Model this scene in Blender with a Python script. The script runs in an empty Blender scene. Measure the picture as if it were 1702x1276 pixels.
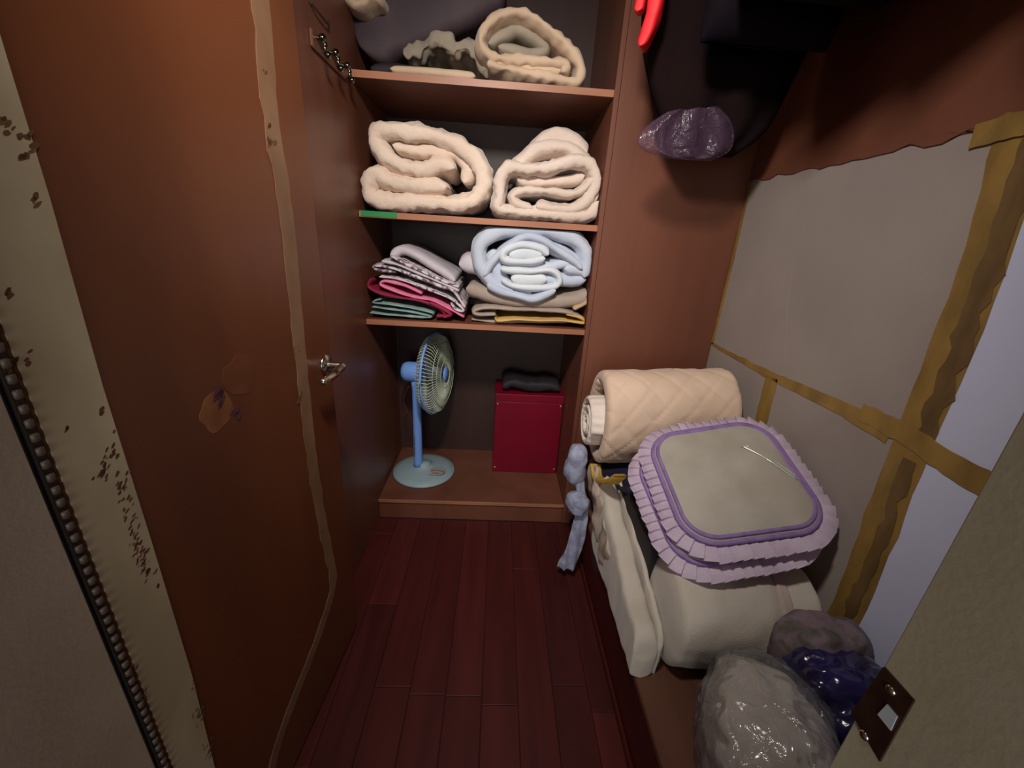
import bpy, bmesh, math, random
from mathutils import Vector, Matrix, noise
random.seed(7)
PI = math.pi
SC = bpy.context.scene
COL = SC.collection

# ------------------------------------------------------------------ camera
FX, CX, CY = 668.0, 851.0, 638.0
R = Matrix(((0.99794543, 0.04432066, 0.04626663), (-0.02793006, -0.34896203, 0.93672056), (0.05766137, -0.93608823, -0.34700718)))
CAM = Vector((0, 0, 1.4))
cd = bpy.data.cameras.new('camera'); cam = bpy.data.objects.new('camera', cd); COL.objects.link(cam)
cd.sensor_width = 36; cd.lens = FX / 1702 * 36; cd.clip_start = 0.01
rx, ux, bx_ = R.col[0].copy(), -R.col[1].copy(), -R.col[2].copy()
M = Matrix.Identity(4)
for i in range(3):
    M[i][0] = rx[i]; M[i][1] = ux[i]; M[i][2] = bx_[i]; M[i][3] = CAM[i]
cam.matrix_world = M
SC.camera = cam

# ------------------------------------------------------------------ light
W = bpy.data.worlds.new('world'); SC.world = W; W.use_nodes = True
W.node_tree.nodes['Background'].inputs[0].default_value = (0.75, 0.78, 1.0, 1)
W.node_tree.nodes['Background'].inputs[1].default_value = 0.14
def area(name, loc, target, size, power, col, spread=180):
    l = bpy.data.lights.new(name, 'AREA'); l.shape = 'RECTANGLE'; l.size, l.size_y = size; l.energy = power; l.color = col; l.spread = math.radians(spread)
    o = bpy.data.objects.new(name, l); COL.objects.link(o); o.location = loc
    o.rotation_euler = (Vector(target) - Vector(loc)).to_track_quat('-Z', 'Y').to_euler(); return o
area('closet_ceiling_lamp', (-0.10, 0.36, 2.22), (0.16, 1.72, 1.10), (0.16, 0.16), 12.0, (1.0, 0.94, 0.88), 114)
area('room_window_daylight', (-0.35, -2.2, 1.3), (0.2, 1.5, 0.9), (1.2, 1.2), 26.0, (1.0, 0.96, 0.92))
SC.view_settings.view_transform = 'Standard'; SC.view_settings.look = 'None'
SC.view_settings.gamma = 1; SC.view_settings.use_curve_mapping = False
SC.view_settings.exposure = 0.0

# ------------------------------------------------------------------ helpers
def ray(px, py): return (R @ Vector((px - CX, py - CY, FX)))
def at_y(px, py, Y): d = ray(px, py); return CAM + d * ((Y - CAM.y) / d.y)
def at_x(px, py, X): d = ray(px, py); return CAM + d * ((X - CAM.x) / d.x)
def at_z(px, py, Z): d = ray(px, py); return CAM + d * ((Z - CAM.z) / d.z)
DP, DQ = Vector((-.465, 1.107, 0)), Vector((-.496, .681, 0))      # door leaf face, two floor points
DN = Vector((DQ.y - DP.y, -(DQ.x - DP.x), 0)).normalized()
if DN.x < 0: DN = -DN
DD = (DP - DQ).normalized()
def at_door(px, py): d = ray(px, py); return CAM + d * (((DP - CAM).dot(DN)) / d.dot(DN))

def lin(c): return tuple(((v / 255) / 12.92 if v / 255 <= .04045 else ((v / 255 + .055) / 1.055) ** 2.4) for v in c)
def mat(name, col, rough=.6, col2=None, scale=6, stretch=(1, 1, 1), bump=0, bscale=60, metal=0, spec=.4, sheen=0, coat=0, ramp=(.35, .65), detail=4, trans=0, alpha=1, bdist=.002):
    m = bpy.data.materials.new(name); m.use_nodes = True; nt = m.node_tree; N = nt.nodes; L = nt.links
    b = N['Principled BSDF']; c = lin(col)
    b.inputs['Base Color'].default_value = (*c, 1); b.inputs['Roughness'].default_value = rough
    b.inputs['Metallic'].default_value = metal; b.inputs['Specular IOR Level'].default_value = spec
    b.inputs['Sheen Weight'].default_value = sheen; b.inputs['Coat Weight'].default_value = coat; b.inputs['Coat Roughness'].default_value = .15
    b.inputs['Transmission Weight'].default_value = trans; b.inputs['Alpha'].default_value = alpha
    tc = N.new('ShaderNodeTexCoord'); mp = N.new('ShaderNodeMapping'); L.new(tc.outputs['Object'], mp.inputs[0]); mp.inputs['Scale'].default_value = stretch
    if col2:
        n = N.new('ShaderNodeTexNoise'); n.inputs['Scale'].default_value = scale; n.inputs['Detail'].default_value = detail
        L.new(mp.outputs[0], n.inputs['Vector'])
        r = N.new('ShaderNodeValToRGB'); L.new(n.outputs['Fac'], r.inputs[0])
        r.color_ramp.elements[0].color = (*c, 1); r.color_ramp.elements[1].color = (*lin(col2), 1)
        r.color_ramp.elements[0].position, r.color_ramp.elements[1].position = ramp
        L.new(r.outputs[0], b.inputs['Base Color'])
    if bump:
        n2 = N.new('ShaderNodeTexNoise'); n2.inputs['Scale'].default_value = bscale; n2.inputs['Detail'].default_value = 3
        L.new(mp.outputs[0], n2.inputs['Vector'])
        bp = N.new('ShaderNodeBump'); bp.inputs['Strength'].default_value = bump; bp.inputs['Distance'].default_value = bdist
        L.new(n2.outputs['Fac'], bp.inputs['Height']); L.new(bp.outputs[0], b.inputs['Normal'])
    return m

def obj(name, bm, m=None, parent=None, smooth=False, loc=None):
    me = bpy.data.meshes.new(name); bm.normal_update(); bm.to_mesh(me); bm.free()
    if smooth: me.shade_smooth()
    o = bpy.data.objects.new(name, me); COL.objects.link(o)
    if m: me.materials.append(m)
    if parent: o.parent = parent
    if loc is not None: o.location = loc
    return o
def tag(o, label=None, cat=None, group=None, kind=None):
    if label: o['label'] = label
    if cat: o['category'] = cat
    if group: o['group'] = group
    if kind: o['kind'] = kind
    return o
def empty(name, loc, label=None, cat=None, group=None, rz=0):
    o = bpy.data.objects.new(name, None); COL.objects.link(o); o.location = loc; o.rotation_euler = (0, 0, rz)
    o.empty_display_size = .05
    return tag(o, label, cat, group)
def under(o, parent):
    """keep world placement while parenting (parents here are unrotated or handled by matrix)"""
    bpy.context.view_layer.update()
    o.parent = parent; o.matrix_parent_inverse = parent.matrix_world.inverted(); return o
def box(bm, x0, x1, y0, y1, z0, z1, bev=0, seg=1):
    vs = [bm.verts.new((x, y, z)) for x in (x0, x1) for y in (y0, y1) for z in (z0, z1)]
    F = [(0, 1, 3, 2), (4, 6, 7, 5), (0, 4, 5, 1), (2, 3, 7, 6), (0, 2, 6, 4), (1, 5, 7, 3)]
    fs = [bm.faces.new([vs[i] for i in f]) for f in F]
    if bev:
        es = list({e for f in fs for e in f.edges})
        bmesh.ops.bevel(bm, geom=es, offset=bev, segments=seg, profile=.5, affect='EDGES')
    return bm
def bxo(name, dims, m, parent=None, bev=.0015, seg=1, smooth=False):
    bm = bmesh.new(); box(bm, *dims, bev=bev, seg=seg); bmesh.ops.recalc_face_normals(bm, faces=bm.faces)
    return obj(name, bm, m, parent, smooth)
def prism(name, pts, d, m, parent=None, bev=0):
    """pts: planar 3D outline, d: Vector extrusion"""
    bm = bmesh.new(); a = [bm.verts.new(p) for p in pts]; b = [bm.verts.new(Vector(p) + d) for p in pts]
    n = len(pts); bm.faces.new(a); bm.faces.new(b[::-1])
    for i in range(n): bm.faces.new((a[i], b[i], b[(i + 1) % n], a[(i + 1) % n]))
    bmesh.ops.recalc_face_normals(bm, faces=bm.faces)
    if bev: bmesh.ops.bevel(bm, geom=list(bm.edges), offset=bev, segments=1, affect='EDGES')
    return obj(name, bm, m, parent)
def catmull(pts, n):
    """resample through pts to n samples, uniform arc length"""
    P = [Vector(p) for p in pts]; P = [P[0] * 2 - P[1]] + P + [P[-1] * 2 - P[-2]]
    dense = []
    for i in range(1, len(P) - 2):
        for k in range(16):
            t = k / 16; p0, p1, p2, p3 = P[i - 1:i + 3]
            dense.append(.5 * ((2 * p1) + (p2 - p0) * t + (2 * p0 - 5 * p1 + 4 * p2 - p3) * t * t + (3 * p1 - p0 - 3 * p2 + p3) * t ** 3))
    dense.append(P[-2])
    L = [0]
    for a, b in zip(dense, dense[1:]): L.append(L[-1] + (b - a).length)
    out = []; j = 0
    for i in range(n):
        s = L[-1] * i / (n - 1)
        while j < len(L) - 2 and L[j + 1] < s: j += 1
        t = (s - L[j]) / max(L[j + 1] - L[j], 1e-9); out.append(dense[j].lerp(dense[j + 1], min(max(t, 0), 1)))
    return out, L[-1]
def sgnpow(v, e): return math.copysign(abs(v) ** e, v)
def ribbon(name, pts, t, wvec, depth, m, parent=None, amp=.006, fq=9, pucker=0, pfreq=55, n=110, k=26, ex=(.75, .35), seed=0, taper=.5, sag=0, tfun=None, xamp=0):
    """padded layer swept along pts (its centreline), t thick, reaching `depth` along the unit vector wvec"""
    C, L = catmull(pts, n); wvec = Vector(wvec).normalized(); bm = bmesh.new(); rings = []
    for i, c in enumerate(C):
        T = (C[min(i + 1, n - 1)] - C[max(i - 1, 0)]).normalized(); Nn = wvec.cross(T).normalized()
        s = L * i / (n - 1); e = min(s, L - s) / (t * taper + 1e-6)
        f = math.sqrt(max(0, 1 - (1 - min(e, 1)) ** 2)) if e < 1 else 1
        f = max(f, .12); tt = t * (tfun(i / (n - 1)) if tfun else 1)
        ring = []
        for j in range(k):
            a = 2 * PI * j / k; cn = sgnpow(math.cos(a), ex[0]); sw = sgnpow(math.sin(a), ex[1])
            u = (1 - sw) / 2                                   # 0 at near edge... sw=1 near
            p = c + Nn * (tt / 2 * f * cn) + wvec * (depth * u)
            q = p * fq + Vector((seed * 7.1, seed * 3.3, seed))
            d = noise.noise(q) * amp + noise.noise(q * 2.7) * amp * .45
            edge = max(0, 1 - u * depth / .09)
            if pucker: d += pucker * edge * math.sin(s * pfreq * 2 * PI / 1.0 * .35 + 2.5 * noise.noise(q * .8)) * abs(cn) ** .5
            dd = Nn * d * max(-1, min(1, cn * 1.6)) + wvec * (noise.noise(q + Vector((9, 0, 0))) * xamp)
            ring.append(bm.verts.new(p + dd))
        rings.append(ring)
    for a, b in zip(rings, rings[1:]):
        for j in range(k): bm.faces.new((a[j], a[(j + 1) % k], b[(j + 1) % k], b[j]))
    bm.faces.new(rings[0][::-1]); bm.faces.new(rings[-1])
    bmesh.ops.recalc_face_normals(bm, faces=bm.faces)
    return obj(name, bm, m, parent, True)
def blob(name, c, r, m, parent=None, e=(.8, .8), amp=.02, fq=5, sharp=0, seed=0, nu=64, nv=40, rot=None, flat=None, shape=None):
    """superellipsoid with fabric folds"""
    bm = bmesh.new(); rows = []; c = Vector(c); rot = rot or Matrix.Identity(3)
    for i in range(nv + 1):
        ph = -PI / 2 + PI * i / nv; row = []
        for j in range(nu):
            th = 2 * PI * j / nu
            d = Vector((sgnpow(math.cos(ph), e[0]) * sgnpow(math.cos(th), e[1]) * r[0], sgnpow(math.cos(ph), e[0]) * sgnpow(math.sin(th), e[1]) * r[1], sgnpow(math.sin(ph), e[0]) * r[2]))
            if shape: d = shape(d)
            q = d * fq + Vector((seed * 3.7, seed * 1.9, seed * 5.1))
            nz = noise.noise(q) * amp + noise.noise(q * 2.3) * amp * .5
            if sharp: nz += (.5 - abs(noise.noise(q * 1.6))) * sharp + (.5 - abs(noise.noise(q * 3.7 + Vector((4, 1, 2))))) * sharp * .5
            p = c + rot @ (d + d.normalized() * nz)
            if flat is not None and p.z < flat: p.z = flat + (p.z - flat) * .04
            row.append(bm.verts.new(p))
        rows.append(row)
    for a, b in zip(rows, rows[1:]):
        for j in range(nu): bm.faces.new((a[j], a[(j + 1) % nu], b[(j + 1) % nu], b[j]))
    bmesh.ops.remove_doubles(bm, verts=bm.verts, dist=1e-5)
    bmesh.ops.recalc_face_normals(bm, faces=bm.faces)
    return obj(name, bm, m, parent, True)
def tube(bm, pts, r, k=8, closed=False, n=None):
    P = [Vector(p) for p in pts]
    if n: P, _ = catmull(P, n)
    rings = []; up = Vector((0, 0, 1)); N = len(P)
    for i, p in enumerate(P):
        a = P[(i - 1) % N] if closed else P[max(i - 1, 0)]; b = P[(i + 1) % N] if closed else P[min(i + 1, N - 1)]
        T = (b - a).normalized(); s = T.cross(up)
        if s.length < .05: s = T.cross(Vector((0, 1, 0)))
        s.normalize(); v = s.cross(T); rr = r[i] if isinstance(r, (list, tuple)) else r
        rings.append([bm.verts.new(p + (s * math.cos(2 * PI * j / k) + v * math.sin(2 * PI * j / k)) * rr) for j in range(k)])
    for i in range(N if closed else N - 1):
        a, b = rings[i], rings[(i + 1) % N]
        for j in range(k): bm.faces.new((a[j], a[(j + 1) % k], b[(j + 1) % k], b[j]))
    if not closed: bm.faces.new(rings[0][::-1]); bm.faces.new(rings[-1])
    return bm
def lathe(bm, prof, origin, axis=(0, 0, 1), k=40):
    """prof: (radius, along) pairs"""
    axis = Vector(axis).normalized(); q = axis.to_track_quat('Z', 'Y').to_matrix(); o = Vector(origin); rings = []
    for r, h in prof: rings.append([bm.verts.new(o + q @ Vector((r * math.cos(2 * PI * j / k), r * math.sin(2 * PI * j / k), h))) for j in range(k)])
    for a, b in zip(rings, rings[1:]):
        for j in range(k): bm.faces.new((a[j], a[(j + 1) % k], b[(j + 1) % k], b[j]))
    bm.faces.new(rings[0][::-1]); bm.faces.new(rings[-1]); bmesh.ops.recalc_face_normals(bm, faces=bm.faces)
    return bm
def struct(o, label=None): o['kind'] = 'structure'; return tag(o, label) if label else o

# ------------------------------------------------------------------ materials
m_wood = mat('brown_veneer', (116, 70, 52), .42, (102, 60, 44), 5, (1.2, 1.2, .18), .15, 40, spec=.45)
m_wood_l = mat('veneer_edge', (170, 112, 82), .45, (150, 98, 70), 12, (.3, 1, 1), .1, 60)
m_leaf = mat('door_brown', (104, 56, 30), .42, (88, 46, 24), 4, (1, 1, .25), .12, 30, spec=.5)
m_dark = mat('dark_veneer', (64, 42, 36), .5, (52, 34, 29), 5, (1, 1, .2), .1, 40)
m_floor = [mat('floor_plank_%s' % s, c, .45, c2, 7, (3, .25, 1), .08, 60, spec=.3) for s, c, c2 in (('red', (80, 30, 27), (68, 24, 22)), ('deep', (72, 27, 25), (60, 22, 20)), ('rose', (88, 34, 31), (74, 28, 26)))]
m_gap = mat('floor_joint', (48, 18, 16), .8)
m_bench = mat('bench_wood', (104, 66, 48), .5, (84, 52, 38), 6, (1, .2, 1), .1, 40)
m_benchf = mat('bench_front', (74, 26, 22), .35, (60, 20, 18), 6, (1, .2, 1), .05, 40)
m_cream = mat('cream_paint', (188, 172, 142), .6, (164, 148, 118), 7, (1, 1, .6), .3, 30, detail=6)
m_beige = mat('beige_wall_paint', (190, 174, 154), .75, (178, 162, 140), 5, (1, 1, 1), .25, 120)
m_olive = mat('olive_beige_paint', (186, 178, 150), .7, (174, 164, 134), 5, (1, 1, 1), .2, 120)
m_stain = mat('brown_stain', (104, 74, 44), .8, (84, 54, 34), 60)
m_stainr = mat('red_brown_stain', (112, 58, 48), .8, (84, 44, 34), 60)
m_strip = mat('stained_veneer_strip', (134, 100, 74), .55, (112, 80, 56), 9, (1, 1, .6), .3, 30, detail=6)
m_brass = mat('hinge_metal', (112, 100, 88), .55, metal=.6)
m_hingeleaf = mat('hinge_leaf_metal', (56, 48, 42), .5, metal=.5)  # dark metal of the hinge leaf behind the knuckles
m_chrome = mat('worn_chrome', (190, 184, 170), .22, metal=1)
m_brownmetal = mat('bronze_plate', (74, 48, 40), .4, (90, 66, 46), 30, metal=.6)
m_foam = mat('foam_board', (158, 146, 138), .8, (148, 136, 130), 3, (1, 1, 1), .1, 200)
m_foamb = mat('daylit_foam_board', (206, 210, 236), .8, (198, 202, 228), 3, (1, 1, 1), .1, 200)  # bluish daylight from the doorway is put into this board colour
m_tape = mat('yellowed_tape', (158, 124, 62), .5, (128, 100, 50), 18, (1, 1, .4), .4, 60, detail=6)
m_taped = mat('dirty_tape', (118, 90, 52), .6, (92, 70, 40), 24, (1, 1, .3), .5, 60, detail=6)
m_duvet = mat('cream_duvet', (226, 204, 184), .85, (216, 192, 172), 5, (1, 1, 1), .6, 32, sheen=.3, bdist=.008)
m_duvet2 = mat('ivory_duvet', (220, 200, 186), .85, (208, 188, 172), 5, (1, 1, 1), .6, 32, sheen=.3, bdist=.008)
m_duvet3 = mat('tan_comforter', (206, 178, 150), .8, (190, 162, 134), 5, (1, 1, 1), .35, 70, sheen=.2, bdist=.003)
m_inner = mat('grey_green_lining', (156, 144, 126), .85, (136, 124, 110), 8, (1, 1, 1), .3, 70)
m_blue = mat('pale_blue_blanket_shaded', (190, 196, 208), .9, (172, 180, 198), 6, (1, 1, 1), .5, 150, sheen=.3)  # grey-blue shading of the outer layers put into the blanket colour
m_bluein = mat('pale_blue_blanket_lit', (208, 212, 216), .9, (194, 200, 208), 6, (1, 1, 1), .5, 150, sheen=.3)  # paler copy of the blanket, brightness of the inner folds painted in
m_greyb = mat('grey_beige_blanket', (168, 152, 140), .9, (150, 134, 122), 6, (1, 1, 1), .4, 120)
m_tan = mat('tan_fleece', (186, 160, 122), .9, (168, 138, 104), 7, (1, 1, 1), .4, 120)
m_gold = mat('straw_cloth', (206, 168, 100), .85, (190, 150, 88), 9, (1, 1, 1), .3, 120)
m_teal = mat('grey_green_sheet', (150, 172, 166), .8, (122, 146, 144), 14, (1, 1, 1), .2, 100)
m_mag = mat('magenta_cloth', (146, 24, 62), .7, (120, 18, 50), 8, (1, 1, 1), .2, 100)
m_pink = mat('pink_cloth', (226, 128, 160), .75, (212, 112, 146), 8, (1, 1, 1), .2, 100)
m_patt = mat('floral_grey_sheet', (206, 196, 200), .8, (112, 84, 96), 52, (1, 1, 1), .2, 100, ramp=(.50, .60), detail=2)
m_white = mat('off_white_sheet', (198, 190, 196), .8, (180, 170, 178), 9, (1, 1, 1), .2, 100)
m_fan = mat('pale_blue_plastic', (118, 160, 230), .4, spec=.4)
m_fanbase = mat('blue_grey_plastic', (150, 170, 176), .45)
m_wire = mat('fan_wire', (190, 200, 176), .4)
m_blade = mat('fan_blade', (176, 182, 190), .3, trans=.3)
m_red = mat('crimson_box', (118, 4, 34), .45, (106, 4, 30), 3, spec=.3)
m_black = mat('black_cloth', (26, 20, 24), .7, (38, 30, 36), 8, (1, 1, 1), .3, 60)
m_navy = mat('navy_cloth', (24, 28, 66), .7, (18, 16, 40), 8, (1, 1, 1), .3, 60)
m_yel = mat('yellow_cloth', (206, 164, 60), .7, (180, 140, 50), 12)
m_card = mat('cardboard', (168, 118, 72), .8, (154, 106, 62), 6, (1, 1, 1), .1, 80)
m_bed = mat('beige_bedding', (190, 180, 166), .9, (176, 166, 152), 5, (1, 1, 1), .5, 140, sheen=.2)
m_bedg = mat('grey_beige_bedding', (176, 158, 142), .9, (160, 142, 128), 5, (1, 1, 1), .5, 140)
m_strap = mat('mauve_strap', (186, 166, 158), .8, (170, 150, 144), 12, (1, 1, 1), .3, 120)
m_cushion = mat('taupe_cushion_cloth', (170, 162, 150), .7, (158, 150, 136), 9, (1, 1, 1), .4, 160, sheen=.1)
m_pipe = mat('purple_piping', (142, 114, 164), .75, (124, 96, 148), 30, (1, 1, 1), .4, 160)
m_ruff = mat('lilac_ruffle', (242, 226, 240), .8, (230, 212, 230), 20, (1, 1, 1), .3, 160)
m_sash = mat('grey_blue_flannel', (156, 162, 184), .85, (128, 128, 150), 26, (1, 1, 1), .4, 120)
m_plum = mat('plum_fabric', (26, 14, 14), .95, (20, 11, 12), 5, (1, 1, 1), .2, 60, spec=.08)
m_plumb = mat('plum_bag', (74, 58, 62), .7, (58, 44, 50), 5, (1, 1, 1), .2, 60)
m_redg = mat('red_garment', (214, 26, 34), .6, (190, 16, 28), 10, (1, 1, 1), .2, 60)
m_purple = mat('navy_plastic_bag', (34, 30, 88), .2, (18, 16, 44), 7, (1, 1, 1), .7, 22, spec=.6, coat=.6, bdist=.01)
m_mauve = mat('mauve_floral_blanket', (116, 98, 104), .8, (84, 78, 70), 28, (1, 1, 1), .4, 100, ramp=(.45, .6))
m_green = mat('green_tape', (40, 130, 70), .5)
m_silver = mat('silver_trim', (214, 222, 210), .25, metal=.6)
m_glassrub = mat('hook_metal', (120, 124, 108), .16, metal=1)
def plastic(name, tint, dens=.25, gloss=.5):
    m = bpy.data.materials.new(name); m.use_nodes = True; nt = m.node_tree; N = nt.nodes; L = nt.links
    N.remove(N['Principled BSDF']); out = N['Material Output']
    tr = N.new('ShaderNodeBsdfTransparent'); gl = N.new('ShaderNodeBsdfGlossy'); gl.inputs['Roughness'].default_value = .18
    df = N.new('ShaderNodeBsdfDiffuse'); df.inputs[0].default_value = (*lin(tint), 1)
    lw = N.new('ShaderNodeLayerWeight'); lw.inputs[0].default_value = .35
    mx = N.new('ShaderNodeMixShader'); mx.inputs[0].default_value = dens; L.new(tr.outputs[0], mx.inputs[1]); L.new(df.outputs[0], mx.inputs[2])
    m2 = N.new('ShaderNodeMixShader'); mr = N.new('ShaderNodeMath'); mr.operation = 'MULTIPLY_ADD'; mr.inputs[1].default_value = gloss; mr.inputs[2].default_value = gloss * .2
    L.new(lw.outputs['Fresnel'], mr.inputs[0]); L.new(mr.outputs[0], m2.inputs[0]); L.new(mx.outputs[0], m2.inputs[1]); L.new(gl.outputs[0], m2.inputs[2])
    L.new(m2.outputs[0], out.inputs['Surface'])
    tc = N.new('ShaderNodeTexCoord'); n2 = N.new('ShaderNodeTexNoise'); n2.inputs['Scale'].default_value = 14; n2.inputs['Detail'].default_value = 4; n2.inputs['Distortion'].default_value = 1.2
    L.new(tc.outputs['Object'], n2.inputs['Vector']); bp = N.new('ShaderNodeBump'); bp.inputs['Strength'].default_value = 1; bp.inputs['Distance'].default_value = .02
    L.new(n2.outputs['Fac'], bp.inputs['Height']); L.new(bp.outputs[0], gl.inputs['Normal']); L.new(bp.outputs[0], df.inputs['Normal'])
    return m
m_plastic = plastic('clear_plastic', (200, 200, 205), .14)
m_plasticg = plastic('grey_lilac_plastic', (92, 68, 88), .28, .07)

# ------------------------------------------------------------------ the room
XL, XR, YB, ZC = -.555, .962, 1.715, 2.45
fl = bxo('floor', (XL - .3, XR + .05, -1.6, YB + .02, -.05, -.004), m_gap, bev=0); struct(fl, 'red-brown plank floor of the closet')
px0 = XL - .02; w = .1165; i = 0
meshes = {}
while px0 < .46:
    y = -.9 - random.random() * .8
    while y < YB:
        l = .92; y1 = min(y + l, YB - .001)
        if y1 > -.3:
            bm = bmesh.new(); box(bm, px0 + .0009, px0 + w - .0009, max(y, -.35) + .0009, y1 - .0009, -.02, 0, bev=.0012)
            obj('plank', bm, m_floor[random.choice((0, 0, 1, 1, 2))], fl)
        y += l
    px0 += w; i += 1
wl = bxo('wall_left', (XL - .05, XL, .45, YB + .6, 0, ZC), m_wood, bev=0); struct(wl, 'brown veneer side wall left of the shelves')
wb = bxo('wall_back', (.41, XR + .05, YB, YB + .04, 0, ZC), m_wood, bev=0); struct(wb, 'brown veneer panel facing the door, right of the shelves')
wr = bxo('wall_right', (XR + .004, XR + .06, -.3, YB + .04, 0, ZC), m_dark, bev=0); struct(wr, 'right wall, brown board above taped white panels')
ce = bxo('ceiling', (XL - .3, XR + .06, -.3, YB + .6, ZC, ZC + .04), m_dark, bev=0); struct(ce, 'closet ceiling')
wu = bxo('wall_front', (.50, XR + .05, .10, .24, 0, ZC), m_beige, bev=0); struct(wu, 'inside of the doorway wall')
# brown board over the panels
bxo('upper_board', (XR - .004, XR + .003, .25, YB - .001, 1.652, ZC - .01), m_wood, wr, bev=.001)
# foam panels
def panel(y0, y1, z0, z1, m): return bxo('panel', (XR - .002, XR + .003, y0 + .001, y1 - .001, z0 + .001, z1 - .001), m, wr, bev=.001)
panel(.79, YB - .002, 1.0, 1.652, m_foam); panel(1.28, YB - .002, .28, 1.0, m_foam)
panel(.79, 1.28, .28, 1.0, m_foam); panel(.25, .79, 1.0, 1.652, m_foamb); panel(.25, .79, .28, 1.0, m_foamb)
# pressed crease down the upper panel
bm = bmesh.new(); bm.free()
def strip(name, pts, wid, m, parent, nrm=Vector((-1, 0, 0)), th=.0012, jag=.003, off=.003, n=26, seed=1):
    """tape: a thin band with uneven edges along pts lying on a wall"""
    C, L = catmull(pts, n); bm = bmesh.new(); rows = []
    for i, c in enumerate(C):
        T = C[min(i + 1, n - 1)] - C[max(i - 1, 0)]
        if T.length < 1e-5: T = C[i] - C[max(i - 3, 0)]
        T.normalize(); s = nrm.cross(T).normalized()
        ww = wid[0] + (wid[1] - wid[0]) * i / (n - 1) if isinstance(wid, tuple) else wid
        a = ww / 2 + noise.noise(Vector((i * .6, seed * 5, 0))) * jag; b = ww / 2 + noise.noise(Vector((i * .6, seed * 5, 9))) * jag
        rows.append([bm.verts.new(c + s * (-a) + nrm * (off - th)), bm.verts.new(c - s * a + nrm * off), bm.verts.new(c + s * b + nrm * off), bm.verts.new(c + s * b + nrm * (off - th))])
    for a, b in zip(rows, rows[1:]):
        for j in range(4): bm.faces.new((a[j], a[(j + 1) % 4], b[(j + 1) % 4], b[j]))
    bm.faces.new(rows[0]); bm.faces.new(rows[-1][::-1]); bmesh.ops.recalc_face_normals(bm, faces=bm.faces)
    return obj(name, bm, m, parent)
X0 = XR
strip('tape', [(X0, .84, 1.655), (X0, .80, 1.35), (X0, .787, 1.0), (X0, .765, .62), (X0, .76, .3)], (.085, .085), m_tape, wr, jag=.008, seed=1)
strip('tape', [(X0, .815, 1.655), (X0, .785, 1.35), (X0, .768, 1.03)], .040, m_taped, wr, off=.0045, jag=.02, seed=2)
strip('tape', [(X0, .775, .97), (X0, .755, .66), (X0, .755, .3)], .030, m_taped, wr, off=.0045, jag=.02, seed=3)
strip('tape', [(X0, 1.712, 1.0), (X0, 1.45, .996), (X0, 1.25, .997), (X0, 1.0, 1.006), (X0, .84, 1.0)], (.010, .045), m_tape, wr, off=.004, jag=.005, seed=4)
strip('tape', [(X0, .93, 1.022), (X0, .80, 1.02), (X0, .70, 1.005), (X0, .55, 1.0)], (.045, .055), m_tape, wr, off=.005, jag=.006, seed=5)
strip('tape', [(X0, 1.283, .992), (X0, 1.277, .9), (X0, 1.272, .80), (X0, 1.27, .6)], .062, m_tape, wr, off=.004, jag=.004, seed=6)
strip('tape', [(X0, 1.703, 1.645), (X0, 1.70, 1.3), (X0, 1.705, 1.0)], .018, m_tape, wr, off=.004, jag=.006, seed=7)
strip('tape', [(X0, .92, 1.642), (X0, .84, 1.648), (X0, .6, 1.652)], .045, m_tape, wr, off=.008, jag=.01, seed=8)
strip('tape', [(X0, 1.70, 1.652), (X0, 1.3, 1.651), (X0, .93, 1.653), (X0, .70, 1.653)], .012, m_wood, wr, off=.0065, jag=.018, seed=9)
strip('panel_crease', [(X0, 1.365, 1.645), (X0, 1.345, 1.3), (X0, 1.24, 1.01)], .030, m_foam, wr, th=.002, off=.0035, jag=.004, seed=13)
# doorway: jambs, header
tl = bxo('trim_1', (-.60, -.516, -.28, .408, 0, 2.06), m_beige, bev=.002); struct(tl, 'beige painted door jamb at the left edge')
tr_ = bxo('trim_2', (.37, .499, -.28, .247, 0, 2.06), m_olive, bev=.002); struct(tr_, 'olive beige door jamb at the lower right')
th = bxo('trim_3', (-.60, .50, .12, .247, 2.065, 2.2), m_beige, bev=.002); struct(th, 'door head above the opening')

# ------------------------------------------------------------------ strike plate on the right jamb
sp = tag(bpy.data.objects.new('strike_plate', None)); COL.objects.link(sp); sp.parent = tr_
SX = .37
c4 = [at_x(1471, 1107, SX), at_x(1521, 1163, SX), at_x(1464, 1264, SX), at_x(1417, 1183, SX)]
for v in c4: v.x = SX - .0005
c4 = [Vector((SX - .0002, v.y - .0005, v.z)) for v in c4]
zt, zb = c4[0].z, c4[2].z
pl = prism('plate', c4, Vector((-.002, 0, 0)), m_brownmetal, sp)
cc = sum(c4, Vector()) / 4
lat = [at_x(1480, 1170, SX), at_x(1497, 1190, SX), at_x(1486, 1214, SX), at_x(1464, 1187, SX)]
o = prism('latch_hole', [Vector((SX - .0024, v.y, v.z)) for v in lat], Vector((-.001, 0, 0)), mat('bright_hole_light', (214, 226, 232), .35, metal=.2), sp); o['label'] = 'hole in the middle of the plate, light seen through it painted pale'  # light showing through the hole is put into this pale colour
for p in ((1484, 1147), (1440, 1222)):
    q = at_x(*p, SX); bm = bmesh.new(); lathe(bm, [(.0046, 0), (.0046, .0008), (.003, .0022), (.0008, .0026)], (SX - .002, q.y, q.z), (-1, 0, 0), 16); obj('screw', bm, m_chrome, sp, True)
sp['label'] = 'bronze strike plate with two screws'

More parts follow.
